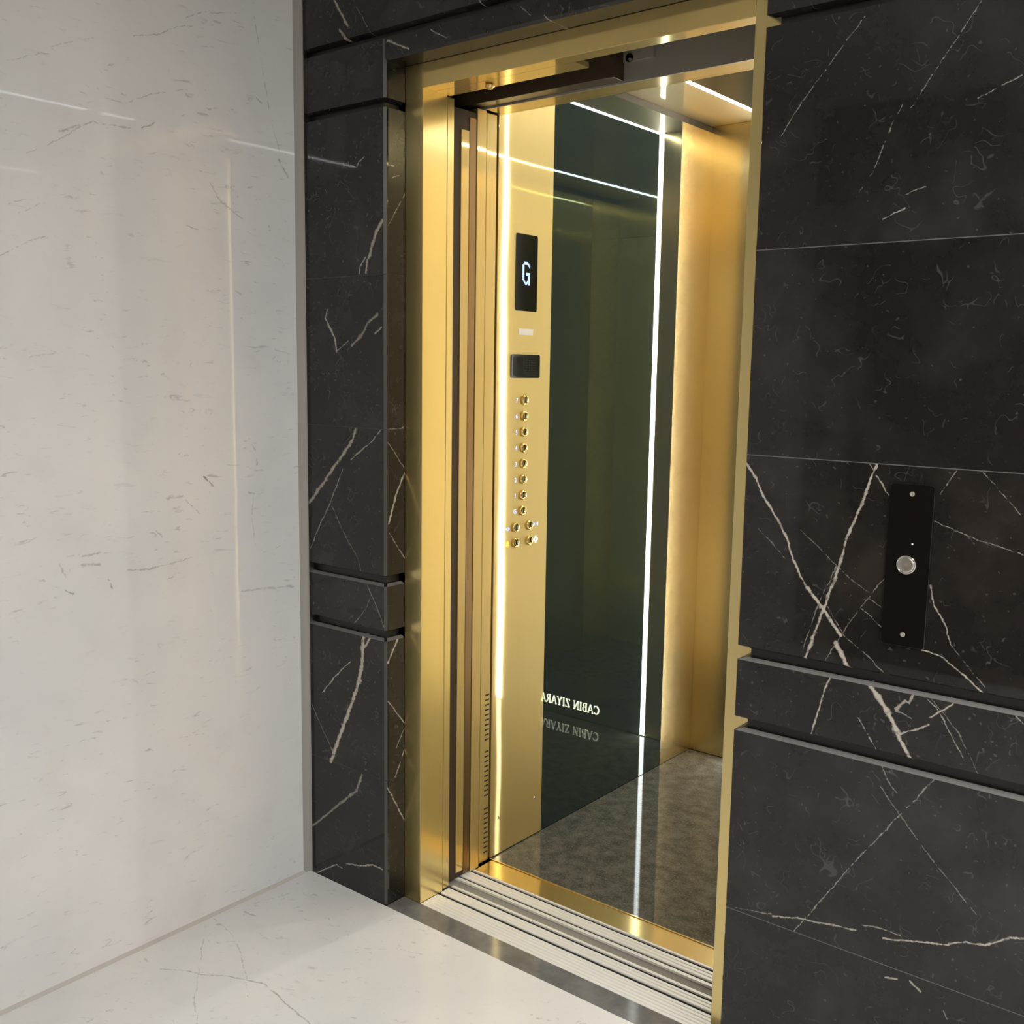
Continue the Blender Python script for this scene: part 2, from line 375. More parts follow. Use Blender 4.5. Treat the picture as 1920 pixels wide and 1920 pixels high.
def box(name, mat, parent, x0, x1, y0, y1, z0, z1, bevel=0.0):
    return MB().box(x0, x1, y0, y1, z0, z1).build(name, mat, parent, bevel)

def empty(name, loc):
    o = bpy.data.objects.new(name, None)
    o.location = loc
    o.empty_display_size = 0.1
    COL.objects.link(o)
    return o

def tag(o, label=None, cat=None, group=None, kind=None):
    if label: o['label'] = label
    if cat: o['category'] = cat
    if group: o['group'] = group
    if kind: o['kind'] = kind
    return o

def round_rect(cx, cy, w, h, r, n=5):
    pts = []
    for sx, sy, a0 in ((1, 1, 0), (-1, 1, 90), (-1, -1, 180), (1, -1, 270)):
        for i in range(n + 1):
            a = math.radians(a0 + 90 * i / n)
            pts.append((cx + sx * (w / 2 - r) + r * math.cos(a), cy + sy * (h / 2 - r) + r * math.sin(a)))
    return pts

# ---------------------------------------------------------------- materials
M_BODY = black_marble('black_marble_plain', None, seed=3.1)
M_GROOVE = simple('groove_stone', (0.012, 0.011, 0.010), 0.4)
M_LIT_LEDGE = simple('honed_lit_ledge', (0.20, 0.188, 0.172), 0.5)  # rough-cut ledge bevels, lightened to carry the ceiling light they catch
M_EDGE_HILITE = simple('edge_highlight', (0.05, 0.047, 0.043), 0.3)  # paler than the slab: the corner chamfer's highlight is put into the colour
M_GROUT = simple('grey_grout', (0.16, 0.15, 0.14), 0.8)
M_GROUTD = simple('dark_grout', (0.045, 0.042, 0.038), 0.8)
M_GOLD = gold('gold_satin')
M_GOLDF = gold('gold_frame', 0.19, col=(0.78, 0.63, 0.285), satin=0.40, rough2=0.5)
M_GOLDB = gold('gold_brushed', 0.21, col=(0.82, 0.66, 0.34), wav=0.0, satin=0.15, rough2=0.4)
M_GOLDX = gold('gold_plate', 0.10, col=(0.79, 0.60, 0.25), grain='x', satin=0.36)
M_GOLDC = gold('gold_ceiling', 0.06, col=(0.80, 0.68, 0.42), wav=0.12, scale=3.0, grain='y', satin=0.65)
M_GLASS = dark_glass('dark_mirror_glass')
M_GLASSC = dark_glass('dark_ceiling_glass', (0.05, 0.058, 0.054))
M_GRAN = granite('dark_granite')
M_ALU = aluminium('ribbed_aluminium')
M_BLACK = simple('black_plastic', (0.010, 0.010, 0.009), 0.08)
M_BLACKG = simple('black_gloss', (0.004, 0.004, 0.004), 0.06)
M_DARKM = simple('dark_metal', (0.045, 0.040, 0.034), 0.38, 0.6)
M_COVER = simple('cover_metal', (0.34, 0.325, 0.29), 0.4, 0.3)
M_HANG = simple('hanger_metal', (0.10, 0.075, 0.05), 0.35, 0.5)
M_LEAF = simple('leaf_metal', (0.045, 0.030, 0.018), 0.5, 0.2, 0.2)
M_BROWNM = simple('brown_metal', (0.17, 0.105, 0.045), 0.35, 0.9)
M_GAP = simple('gap_floor', (0.24, 0.225, 0.20), 0.75)
M_SHAFT = simple('shaft_black', (0.006, 0.006, 0.006), 0.9)
M_STEEL = simple('brushed_steel', (0.55, 0.52, 0.47), 0.32, 1.0)
M_CHROME = simple('polished_steel', (0.75, 0.73, 0.70), 0.10, 1.0)
M_WHITE = simple('white_lens', (0.80, 0.78, 0.70), 0.4)
M_LED = simple('led_strip', (1, 1, 1), 0.5, emit=(1.0, 0.98, 0.93), es=CABIN_LED)
M_LAMP = simple('lamp_panel', (1, 1, 1), 0.5, emit=(0.97, 0.975, 1.0), es=LOBBY_LAMP)
M_LETTER = simple('lit_letter', (0.95, 0.85, 0.60), 0.4, emit=(1.0, 0.90, 0.66), es=7.5)
M_MIRROR = simple('rear_mirror', (0.46, 0.60, 0.64), 0.02, 1.0)
M_BLUE = simple('lit_blue_white', (0.1, 0.1, 0.2), 0.5, emit=(0.42, 0.52, 1.0), es=1.5)
M_GLYPH = simple('lit_display', (0.1, 0.1, 0.2), 0.5, emit=(0.34, 0.48, 1.0), es=1.9)
M_ORANGE = simple('lit_orange', (0.3, 0.1, 0.0), 0.5, emit=(1.0, 0.52, 0.05), es=1.6)
M_CYAN = simple('lit_cyan', (0.1, 0.2, 0.3), 0.5, emit=(0.45, 0.85, 1.0), es=2.2)
M_CEIL = plaster('white_plaster', (0.72, 0.70, 0.66))
M_WARMW = plaster('warm_wall', (0.42, 0.38, 0.33))
M_WOOD = wood('brown_wood')
M_COVE = plaster('beige_sealant', (0.50, 0.47, 0.425))

# ---------------------------------------------------------------- setting: lobby floor and white wall
M_FLOOR = white_marble('white_floor_marble', VEINS['FL'], 'z', (0.80, 0.78, 0.735), 0.14)
fb = MB()
fb.loft([[(x, ROOM_Y, -0.03), (x, 0.0, -0.03), (x, 0.0, 0.0), (x, ROOM_Y, 0.0)] for x in (-0.03, 1.1, ROOM_X)])
floor = tag(fb.build('floor', [M_FLOOR, white_marble('white_floor_marble', None, 'z', (0.80, 0.78, 0.735), 0.14)]), kind='structure')
for p in floor.data.polygons:
    p.material_index = 1 if p.center.x > 1.1 else 0

WX = -0.012
wall_left = tag(box('wall_left', M_WARMW, None, -0.20, WX - 0.021, ROOM_Y, 0.07, -0.03, ROOM_Z), kind='structure')
W_ALL = VEINS['W1'] + VEINS['W2']
WZ = 1.42
w_hi = [v for v in W_ALL if max(p[1] for p in v[2]) > WZ - 0.02]
w_lo = [v for v in W_ALL if min(p[1] for p in v[2]) < WZ + 0.02]
W_MATS = [white_marble('white_wall_marble', w_lo, 'x'), white_marble('white_wall_marble', w_hi, 'x'), white_marble('white_wall_marble', None, 'x')]
for ys in ((-0.0225, -1.0, -1.62), (-1.621, ROOM_Y)):
    sl = MB()
    sl.loft([[(WX - 0.02, y, 0.006), (WX, y, 0.006), (WX, y, WZ), (WX, y, ROOM_Z), (WX - 0.02, y, ROOM_Z)] for y in ys])
    ob = sl.build('marble_slab', W_MATS, wall_left)
    for p in ob.data.polygons:
        p.material_index = 2 if p.center.y < -1.0 else (0 if p.center.z < WZ else 1)
# grout fillet at the foot of the white wall and the coved corner strip
fil = MB()
fil.loft([[(WX, y, 0.0), (WX + 0.0075, y, 0.0), (WX + 0.0055, y, 0.0022), (WX + 0.0022, y, 0.0055), (WX, y, 0.008)] for y in (ROOM_Y, -0.02)])
fil.build('baseboard_left', M_COVE, None)['kind'] = 'structure'
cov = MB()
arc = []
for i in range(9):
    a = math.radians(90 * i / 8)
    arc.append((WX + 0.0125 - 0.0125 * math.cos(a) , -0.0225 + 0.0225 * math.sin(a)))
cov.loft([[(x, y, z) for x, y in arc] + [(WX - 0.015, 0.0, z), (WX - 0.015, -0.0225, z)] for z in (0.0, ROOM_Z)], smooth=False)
co = cov.build('trim_1', plaster('shaded_sealant', (0.33, 0.31, 0.28)), None); co['kind'] = 'structure'  # sealant darkened to stand in for the shading in this corner

# ---------------------------------------------------------------- setting: black marble lift wall
wall_front = tag(box('wall_front', M_SHAFT, None, 1.36, ROOM_X, 0.0695, 0.20, 0.0, ROOM_Z), kind='structure')
CH, GD = 0.006, 0.020          # vertical edge chamfer, groove depth

def near_veins(veins, lo, hi):
    """veins that touch the strip lo..hi along the first slab axis"""
    return [v for v in (veins or []) if max(p[0] for p in v[2]) > lo - 0.02 and min(p[0] for p in v[2]) < hi + 0.02]

def pilaster_block(name, mat_list, z0, z1, bot, top, x0, x1, side=1, splits=()):
    """stone course; the front edge next to the opening is chamfered, groove edges are bevelled"""
    def ring(z, i):
        if side > 0:       # free edge on the right (x1)
            return [(x0, i, z), (x1 - CH - i, i, z), (x1 - i, CH + i, z), (x1 - i, DP - 0.0005, z), (x0, DP - 0.0005, z)]
        return [(x0 + i + 0.002, i, z)] + [(xs, i, z) for xs in splits] + [(x1, i, z), (x1, DP - 0.0005, z), (x0 + i, DP - 0.0005, z), (x0 + i, i + 0.002, z)]
    rings = []
    lowc, topc = 0.005, 0.005
    if bot: rings += [ring(z0, 0.011), ring(z0 + lowc, 0.0)]
    else: rings += [ring(z0, 0.0)]
    if top: rings += [ring(z1 - topc, 0.0), ring(z1, 0.013)]
    else: rings += [ring(z1, 0.0)]
    mb = MB(); mb.loft(rings)
    ob = mb.build(name, mat_list, wall_front)
    ob.data.materials.append(M_LIT_LEDGE)
    ob.data.materials.append(M_EDGE_HILITE)
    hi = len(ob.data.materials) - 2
    for p in ob.data.polygons:
        n = p.normal
        if side < 0 and n.y < -0.1: p.material_index = sum(1 for s in splits if p.center.x > s)
        if side > 0 and n.x > 0.8: p.material_index = 1
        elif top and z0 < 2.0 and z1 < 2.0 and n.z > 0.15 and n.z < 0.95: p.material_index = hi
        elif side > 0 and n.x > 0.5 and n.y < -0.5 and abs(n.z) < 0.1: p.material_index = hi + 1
    return ob

g = 0.0008
COURSES = [  # z0, z1, groove below, groove above, vein key left, right
    (0.002, ZJ0 - g, False, False, None, 'R6'),
    (ZJ0 + g, ZG2, False, True, 'L5', 'R5'),
    (ZG2 + 0.019, ZG1, True, True, 'L4', 'R4'),
    (ZG1 + 0.019, ZJ1 - g, True, False, 'L3', 'R3'),
    (ZJ1 + g, ZJ2 - g, False, False, 'L2', None),
    (ZJ2 + g, ZG3 - 0.006, False, True, 'L1', 'R1'),
    (ZG3 + 0.006, ZG4 - 0.006, True, True, None, None),
    (ZG4 + 0.006, ROOM_Z, True, False, 'LT', None),
]
M_RET = black_marble('black_marble_return', VEINS['RET'], 'x', seed=1.9)
for i, (z0, z1, b, t, kl, kr) in enumerate(COURSES):
    vl = VEINS[kl] if kl else (VEINS['L5'] if i == 0 else None)
    ml = black_marble('black_marble_left', vl, 'y', seed=0.37 * i + 2)
    vr = VEINS[kr] if kr else []
    sp = (1.60, 1.95) if len(vr) > 5 else ((1.95,) if vr else ())
    ed = (0.0,) + sp + (99.0,)
    mr = [black_marble('black_marble_right', near_veins(vr, a, c) if a < 1.9 else None, 'y', seed=0.53 * i + 11, warm=0.004 if i == 3 else 0.0) for a, c in zip(ed[:-1], ed[1:])]
    x1 = XP if i < 7 else XRM - 0.001
    pilaster_block('marble_slab', [ml, M_RET], z0, z1, b, t, 0.0, x1)
    pilaster_block('marble_slab', mr, z0, z1, b, t, XRM, ROOM_X, side=-1, splits=sp)
# lintel course over the opening, with a chamfered lower edge
lz0, lz1 = ZM, ZG4 - 0.006
lm = black_marble('black_marble_lintel', VEINS['LL'], 'y', seed=4.4)
lin = MB()
lin.loft([[(x, CH, lz0), (x, 0.0, lz0 + CH), (x, 0.0, lz1 - 0.005), (x, 0.012, lz1), (x, DP - 0.0005, lz1), (x, DP - 0.0005, lz0)] for x in (XP + 0.0004, XRM - 0.0004)])
lin.build('lintel_slab', lm, wall_front)
# recessed stone behind grooves, grout in the thin joints
for zc, h in ((ZG2 + 0.0095, 0.0185), (ZG1 + 0.0095, 0.0185), (ZG3, 0.0115)):
    box('groove_back', M_GROOVE, wall_front, 0.0, XP - GD, GD, DP - 0.001, zc - h / 2, zc + h / 2)
    box('groove_back', M_GROOVE, wall_front, XRM + GD, ROOM_X, GD, DP - 0.001, zc - h / 2, zc + h / 2)
box('groove_back', M_GROOVE, wall_front, 0.0, XRM - 0.002, GD, DP - 0.001, ZG4 - 0.0058, ZG4 + 0.0058)
box('groove_back', M_GROOVE, wall_front, XRM + GD, ROOM_X, GD, DP - 0.001, ZG4 - 0.0058, ZG4 + 0.0058)
for zc in (ZJ0, ZJ1, ZJ2):
    box('grout_line', M_GROUTD, wall_front, 0.0, XP - 0.0004, 0.0003, DP - 0.001, zc - g, zc + g)
    box('grout_line', M_GROUT, wall_front, XRM + 0.0004, ROOM_X, 0.0003, DP - 0.001, zc - g, zc + g)

def grey_stone(name):
    k = NT(name)
    P = k.pos()
    c = k.mix(k.ramp(k.noise(P, 9, 6, 0.65), 0.35, 0.7), (0.13, 0.126, 0.118, 1), (0.21, 0.204, 0.19, 1))
    p2 = k.vec('ADD', plane2(k, 'z'), k.vec('SCALE', k.noise(P, 30, 3, 0.6, color=True), s=0.006))
    vm = vein_mask(k, p2, [(2.0, .5, [(0.45, 0.02), (0.53, 0.05)]), (1.5, .4, [(0.80, 0.01), (0.93, 0.06)]), (1.5, .4, [(0.62, 0.06), (0.70, 0.015)])])
    c = k.mix(vm, c, (0.32, 0.30, 0.27, 1))
    k.set(Base_Color=c, Roughness=0.09)
    k.bsdf.inputs['Specular IOR Level'].default_value = 0.25
    return k.mat
M_THR = grey_stone('grey_threshold_stone')
tag(box('trim_2', M_THR, None, XP, XRM, 0.0, DP, -0.03, 0.0), kind='structure')

# ---------------------------------------------------------------- setting: rest of the lobby (behind the camera)
tag(box('wall_right', M_WARMW, None, ROOM_X, ROOM_X + 0.1, ROOM_Y, 0.07, 0.0, ROOM_Z), kind='structure')
tag(box('wall_back', M_WARMW, None, -0.2, ROOM_X + 0.1, ROOM_Y - 0.1, ROOM_Y, 0.0, ROOM_Z), kind='structure')
tag(box('ceiling', M_CEIL, None, -0.2, ROOM_X + 0.1, ROOM_Y - 0.1, 0.20, ROOM_Z, ROOM_Z + 0.08), kind='structure')
dr = tag(empty('door_1', (0.75, ROOM_Y, 0.0)), kind='structure')
box('door_leaf', M_WOOD, dr, 0.32, 1.18, ROOM_Y + 0.001, ROOM_Y + 0.04, 0.005, 2.05)
box('door_casing', M_WOOD, dr, 0.24, 0.319, ROOM_Y + 0.001, ROOM_Y + 0.055, 0.0, 2.13)
box('door_casing', M_WOOD, dr, 1.181, 1.26, ROOM_Y + 0.001, ROOM_Y + 0.055, 0.0, 2.13)
MB().lathe((1.10, ROOM_Y + 0.04, 1.0), 'y', [(0, .012), (.05, .012), (.05, .028), (.085, .022), (.09, .0)]).build('door_knob', M_STEEL, dr)
for i, lx in enumerate((2.98, 4.95)):
    y0, y1 = -2.95, -0.35
    lp = tag(empty('linear_ceiling_light', (lx, -1.65, ROOM_Z - 0.012)),
             ('slim white light line in the lobby ceiling, the one nearer the white marble wall', 'slim white light line in the lobby ceiling, the one farther from the white marble wall')[i], 'light', 'lobby ceiling light lines')
    fr = MB()
    for sx in (-1, 1):
        fr.box(*sorted((lx + sx * 0.0205, lx + sx * 0.0255)), y0, y1, ROOM_Z - 0.012, ROOM_Z - 0.0005)
    for ye in (y0 - 0.005, y1):
        fr.box(lx - 0.0255, lx + 0.0255, ye, ye + 0.005, ROOM_Z - 0.012, ROOM_Z - 0.0005)
    fr.build('frame', M_STEEL, lp)
    box('diffuser', M_LAMP, lp, lx - 0.020, lx + 0.020, y0 + 0.001, y1 - 0.001, ROOM_Z - 0.010, ROOM_Z - 0.001)

# ---------------------------------------------------------------- gold landing door frame
df = tag(empty('lift_surround', (0.8, DP, 0.0)), 'polished gold metal frame lining the lift opening in the black marble', 'door frame')
box('jamb', M_GOLDF, df, XP, XL, DP, 0.157, 0.0005, ZM, 0.0012)
box('jamb', M_GOLDF, df, XR, XRM + 0.06, DP, 0.157, 0.0005, ZM, 0.0012)
box('head', M_GOLDX, df, XL + 0.0004, XR - 0.0004, DP, 0.111, ZH, ZM, 0.0012)
box('head_plate', M_GOLDX, df, XL + 0.0004, 0.780, 0.1112, 0.1645, ZH, ZH + 0.012)
box('head_back', M_DARKM, df, XL + 0.0004, XR - 0.0004, 0.1115, 0.16, ZH + 0.05, ZH + 0.20)
MB().lathe((0.514, 0.137, ZH + 0.002), '-z', [(0, .006), (.004, .006), (.004, .0115), (.009, .0115), (.011, .007), (.014, .007), (.0145, .0)]).build('door_stop_bolt', M_GOLDX, df)

# landing door leaf, slid open behind the left jamb
ld = tag(empty('sliding_leaf', (0.1, 0.17, 0.006)), 'gold landing door leaf slid open behind the left jamb, only its narrow edge showing', 'door')
box('door_leaf', M_GOLDF, ld, -0.50, 0.3575, 0.160, 0.184, 0.004, 2.098, 0.001)

# car door leaf, slid open: dark edge with a gold inset strip
cd = tag(empty('sliding_leaf', (0.1, 0.245, 0.004)), 'open lift car door edge, dark metal with a narrow gold strip let in', 'door')
box('door_leaf', M_LEAF, cd, -0.50, 0.3425, 0.200, 0.286, 0.004, 2.085, 0.001)
box('edge_strip', M_GOLD, cd, 0.330, 0.3450, 0.2265, 0.2565, 0.020, 2.035, 0.0008)
box('edge_seal', M_BROWNM, cd, 0.330, 0.3440, 0.2590, 0.2855, 0.006, 2.070, 0.0008)

# ---------------------------------------------------------------- sills
def ribbed(name, parent, y0, y1, ribs, x0=0.3595, x1=1.2296, zb=-0.028, mat=None):
    """flat plate with fine raised ribs running across the doorway"""
    prof = [(y0, zb)]
    if ribs:
        w = (y1 - y0) / ribs
        for i in range(ribs):
            a = y0 + i * w
            prof += [(a, -0.0016), (a + w * .18, 0.0), (a + w * .82, 0.0), (a + w, -0.0016)]
    else:
        prof += [(y0, 0.0), (y1, 0.0)]
    prof += [(y1, zb)]
    mb = MB()
    mb.loft([[(x, y, z) for y, z in prof] for x in (x0, x1)])
    return mb.build(name, mat or M_ALU, parent)

ls = tag(empty('ribbed_track', (0.8, 0.13, -0.028)), 'ribbed aluminium landing sill with two door tracks beside the grey threshold stone', 'door sill')
ribbed('tread_plate', ls, 0.0694, 0.1390, 6)
ribbed('tread_plate', ls, 0.1490, 0.1840, 3)
ribbed('rail', ls, 0.1930, 0.2015, 0)
box('track_shade', M_SHAFT, ls, 0.3595, 1.2296, 0.1391, 0.1489, -0.028, -0.004)  # black fill stands in for the shade down in the track
box('track_shade', M_SHAFT, ls, 0.3595, 1.2296, 0.1841, 0.1929, -0.028, -0.004)
cs = tag(empty('ribbed_track', (0.8, 0.27, -0.028)), 'narrow ribbed aluminium car sill along the gold plate at the cabin edge', 'door sill')
ribbed('rail', cs, 0.2360, 0.2465, 0, 0.20, 1.45)
ribbed('tread_plate', cs, 0.2560, 0.2940, 3, 0.20, 1.45)
ribbed('rail', cs, 0.3025, 0.3095, 0, 0.20, 1.45)
box('track_shade', M_SHAFT, cs, 0.20, 1.45, 0.2466, 0.2559, -0.028, -0.004)  # track shade painted as a black fill, same as the landing sill
box('track_shade', M_SHAFT, cs, 0.20, 1.45, 0.2941, 0.3024, -0.028, -0.004)
sh = tag(box('trim_3', M_GAP, None, 0.20, 1.45, 0.2016, 0.2359, -0.09, -0.006), kind='structure')

# ---------------------------------------------------------------- lift cabin
cb = tag(empty('lift_cabin', (0.915, 1.0, 0.0)), 'gold lift cabin with dark mirror panels, white light strips and a dark granite floor', 'lift cabin')
T = 0.02
box('floor_panel', M_GRAN, cb, XC, XCR, YC, YR, -0.03, 0.0)
box('toe_plate', M_GOLDX, cb, 0.3455, 1.45, 0.3100, YC - 0.002, -0.028, 0.0)
box('toe_lip', M_GOLDX, cb, XC + 0.002, 1.45, YC - 0.0055, YC - 0.0005, 0.0002, 0.0022, 0.0008)
# front posts
box('side_post', M_GOLD, cb, 0.20, 0.3450, 0.2885, 0.3245, 0.002, ZH - 0.002, 0.0012)
post = box('vent_post', M_GOLD, cb, 0.20, XC + 0.0014, 0.3380, 0.3790, 0.002, ZH - 0.002, 0.0012)
box('post_gap', M_SHAFT, cb, 0.20, XC - 0.012, 0.3246, 0.3379, 0.002, ZH)
slot = None
for z_hi, z_lo in ((0.505, 0.372), (0.336, 0.204), (0.163, 0.030)):
    for i in range(10):
        z = z_hi + (z_lo - z_hi) * i / 9.0
        if slot is None:
            slot = MB()
            for dy in (0.0, 0.0058, 0.0116):
                slot.box(0, 0.0006, dy, dy + 0.0044, -0.0022, 0.0022)
            slot = slot.build('vent_slot', M_SHAFT, post)
            slot.matrix_parent_inverse = Matrix.Identity(4)
            s0 = slot
        else:
            s0 = slot.copy(); COL.objects.link(s0)
        s0.location = (XC + 0.0014, 0.3590, z)
box('side_post', M_GOLD, cb, XR + 0.03, XCR + T, 0.3380, 0.3900, 0.002, ZH - 0.002, 0.0012)
# side walls
WT = 2.262
box('mirror_panel', M_GLASS, cb, XC - T, XC, 0.6345, 1.3515, 0.002, WT)
box('wall_panel', M_GOLDB, cb, XC - T, XC + 0.001, 1.3525, YR, 0.002, WT)
box('wall_panel', M_GOLD, cb, XCR, XCR + T, 0.6345, 1.3515, 0.002, WT)
box('wall_panel', M_GOLDB, cb, XCR, XCR + T, 1.3525, YR, 0.002, WT)
box('wall_panel', M_GOLDB, cb, XCR - 0.001, XCR + T, 0.3905, 0.6335, 0.002, WT)
box('shadow_gap', M_DARKM, cb, XC - T, XC - 0.006, 0.3905, YR, WT + 0.0005, ZC)
box('shadow_gap', M_DARKM, cb, XCR + 0.006, XCR + T, 0.3905, YR, WT + 0.0005, ZC)
# rear wall: gold, light strip, dark mirror, light strip, gold
L1, L2, LW = 0.545, 1.285, 0.0095
box('wall_panel', M_GOLDB, cb, XC - T, L1 - LW - 0.0005, YR + 0.0005, YR + T, 0.002, ZC)
box('wall_panel', M_GOLDB, cb, L2 + LW + 0.0005, XCR + T, YR + 0.0005, YR + T, 0.002, ZC)
box('mirror_panel', M_MIRROR, cb, L1 + LW + 0.0005, L2 - LW - 0.0005, YR + 0.0005, YR + T, 0.002, ZC)
def strip(x, vertical):
    mb = MB()
    hw = LW if vertical else 0.0075
    if vertical:
        mb.box(x - hw, x + hw, YR - 0.0006, YR + 0.0004, 0.004, ZC - 0.001)
    else:
        mb.box(x - hw, x + hw, 0.395, YR - 0.002, ZC - 0.0006, ZC + 0.0004)
    return mb.build('light_strip', M_LED, cb)
for x in (L1, L2):
    strip(x, True); strip(x, False)
# ceiling
box('ceiling_panel', M_GOLDC, cb, XC - T, L1 - LW - 0.0005, 0.3905, YR, ZC + 0.0005, ZC + 0.02)
box('ceiling_panel', M_GOLDC, cb, L2 + LW + 0.0005, XCR + T, 0.3905, YR, ZC + 0.0005, ZC + 0.02)
box('ceiling_panel', M_GLASSC, cb, L1 + LW + 0.0005, L2 - LW - 0.0005, 0.3905, YR, ZC + 0.0005, ZC + 0.02)
box('strip_channel', M_DARKM, cb, L1 - LW, L1 + LW, 0.3905, YR, ZC + 0.0006, ZC + 0.02)
box('strip_channel', M_DARKM, cb, L2 - LW, L2 + LW, 0.3905, YR, ZC + 0.0006, ZC + 0.02)
box('strip_channel', M_DARKM, cb, L1 - LW, L1 + LW, YR + 0.0006, YR + 0.02, 0.002, ZC)
box('strip_channel', M_DARKM, cb, L2 - LW, L2 + LW, YR + 0.0006, YR + 0.02, 0.002, ZC)
# car door head above the doorway
box('head_cover', M_COVER, cb, 0.20, 1.50, 0.318, 0.322, ZH, 2.45)
box('head_underside', M_GOLDX, cb, 0.346, 1.50, 0.3225, 0.378, ZH, ZH + 0.012)
box('head_rear', M_GOLDX, cb, XC, XCR, 0.379, 0.390, ZH, ZC)
box('hanger_cover', M_HANG, cb, 0.20, 0.774, 0.272, 0.317, ZH + 0.004, 2.30, 0.001)
box('hanger_bracket', M_COVER, cb, 0.775, 0.858, 0.310, 0.3175, ZH + 0.045, 2.20)
MB().lathe((0.793, 0.310, 2.152), '-y', [(0, .010), (.003, .010), (.003, .006), (.008, .006), (.008, 0.0)], 16).build('hanger_bolt', M_BLACK, cb)

# raised letters along the foot of the rear mirror
GL = {
 'A': (.80, [((.04, 0), (.37, 1), .075), ((.37, 1), (.72, 0), .16), ((.17, .33), (.58, .33), .06), ((-.06, .03), (.16, .03), .055), ((.58, .03), (.84, .03), .055)]),
 'B': (.70, [((.14, 0), (.14, 1), .16), ((.02, .97), (.40, .97), .06), ((.40, .97), (.52, .86), .09), ((.52, .88), (.52, .64), .13), ((.52, .66), (.40, .54), .09), ((.14, .53), (.44, .53), .06), ((.44, .53), (.60, .40), .09), ((.60, .42), (.60, .16), .14), ((.60, .16), (.45, .03), .09), ((.02, .03), (.47, .03), .06)]),
 'C': (.80, None),
 'I': (.36, [((.17, 0), (.17, 1), .16), ((.03, .03), (.31, .03), .055), ((.03, .97), (.31, .97), .055)]),
 'N': (.86, [((.13, 0), (.13, 1), .07), ((.13, 1), (.70, 0), .16), ((.70, 0), (.70, 1), .07), ((0, .03), (.26, .03), .055), ((0, .97), (.20, .97), .055), ((.57, .97), (.83, .97), .055)]),
 'Z': (.70, [((.06, .96), (.62, .96), .08), ((.57, .97), (.08, .03), .16), ((.04, .04), (.64, .04), .08), ((.07, .97), (.05, .76), .055), ((.63, .03), (.66, .26), .055)]),
 'Y': (.76, [((.08, 1), (.38, .46), .16), ((.68, 1), (.40, .48), .075), ((.38, .5), (.38, 0), .16), ((.24, .03), (.52, .03), .055), ((-.04, .97), (.22, .97), .055), ((.56, .97), (.80, .97), .055)]),
 'R': (.74, [((.14, 0), (.14, 1), .16), ((.02, .97), (.42, .97), .06), ((.42, .97), (.56, .85), .09), ((.56, .87), (.56, .63), .13), ((.56, .65), (.42, .51), .09), ((.14, .50), (.44, .50), .06), ((.34, .50), (.68, 0), .15), ((.02, .03), (.27, .03), .055), ((.60, .03), (.80, .03), .055)]),
}
def letters(text, x0, z0, h, width_scale):
    mb = MB(); x = 0.0
    def bar(a, b, w):
        d = Vector((b[0] - a[0], b[1] - a[1])); L = d.length
        if L < 1e-6: return
        nx, ny = -d.y / L * w / 2, d.x / L * w / 2
        q = [(a[0] + nx, a[1] + ny), (b[0] + nx, b[1] + ny), (b[0] - nx, b[1] - ny), (a[0] - nx, a[1] - ny)]
        P = [(x0 + (x + u) * h * width_scale, z0 + v * h) for u, v in q]
        mb.loft([[(u, YR + 0.0003, v) for u, v in P], [(u, YR - 0.0015, v) for u, v in P]])
    for ch in text:
        if ch == ' ':
            x += .42; continue
        adv, st = GL[ch]
        if ch == 'C':
            pts = [(.43 + .36 * math.cos(math.radians(a)), .5 + .46 * math.sin(math.radians(a))) for a in range(40, 331, 15)]
            for i, (a, b) in enumerate(zip(pts[:-1], pts[1:])):
                bar(a, b, .06 + .11 * math.sin(math.pi * i / (len(pts) - 2)))
            bar((.72, .68), (.72, .97), .055)
        else:
            for s in st: bar(*s)
        x += adv + .09
    return mb.build('lettering', M_LETTER, cb)
lt = letters('CABIN ZIYARA', 0.750, 0.038, 0.036, 0.93)
lt['label'] = 'glowing cream lettering reading CABIN ZIYARA'

# ---------------------------------------------------------------- cabin control panel
FX = XC + 0.0022
cp = tag(empty('control_panel', (XC, 0.51, 0.0)), 'tall gold control panel with a floor display and round buttons inside the lift', 'control panel')
box('plate', M_GOLD, cp, XC - T, FX, 0.3865, 0.6335, 0.003, WT, 0.0008)
def on_plate(name, mat, poly, x0, x1, parent):
    mb = MB(); mb.loft([[(x, y, z) for y, z in poly] for x in (x0, x1)])
    return mb.build(name, mat, parent)
disp = on_plate('display_screen', M_BLACKG, round_rect(0.5148, 1.698, 0.099, 0.211, 0.006), FX - 0.001, FX + 0.0008, cp)
ROWS = ["..####..", ".######.", "##....##", "##.....#", "##......", "##......", "##......", "##..####", "##..####", "##....##", "##....##", "##....##", ".##..###", "..######", "...##.##"]
gm = MB()
pw, ph = 0.0043, 0.0043
for r, row in enumerate(ROWS):
    for c_, ch in enumerate(row):
        if ch == '#':
            y = 0.4955 + c_ * pw; z = 1.7285 - r * ph
            gm.box(FX + 0.0008, FX + 0.0011, y, y + pw * .92, z - ph * .92, z)
gl = gm.build('floor_letter', M_GLYPH, disp); gl['label'] = 'glowing blue-white letter G in dot-matrix pixels'
on_plate('emergency_lens', M_WHITE, round_rect(0.516, 1.5345, 0.066, 0.017, 0.001), FX - 0.001, FX + 0.0008, cp)
ic = on_plate('intercom', M_BLACK, round_rect(0.516, 1.438, 0.130, 0.066, 0.006), FX - 0.001, FX + 0.003, cp)
on_plate('card_lens', M_BLACKG, round_rect(0.478, 1.438, 0.040, 0.054, 0.004), FX + 0.003, FX + 0.0042, ic)
hm = MB()
for i in range(8):
    for j in range(8):
        hm.box(FX + 0.003, FX + 0.0034, 0.508 + i * 0.0075, 0.5115 + i * 0.0075, 1.412 + j * 0.0068, 1.4152 + j * 0.0068)
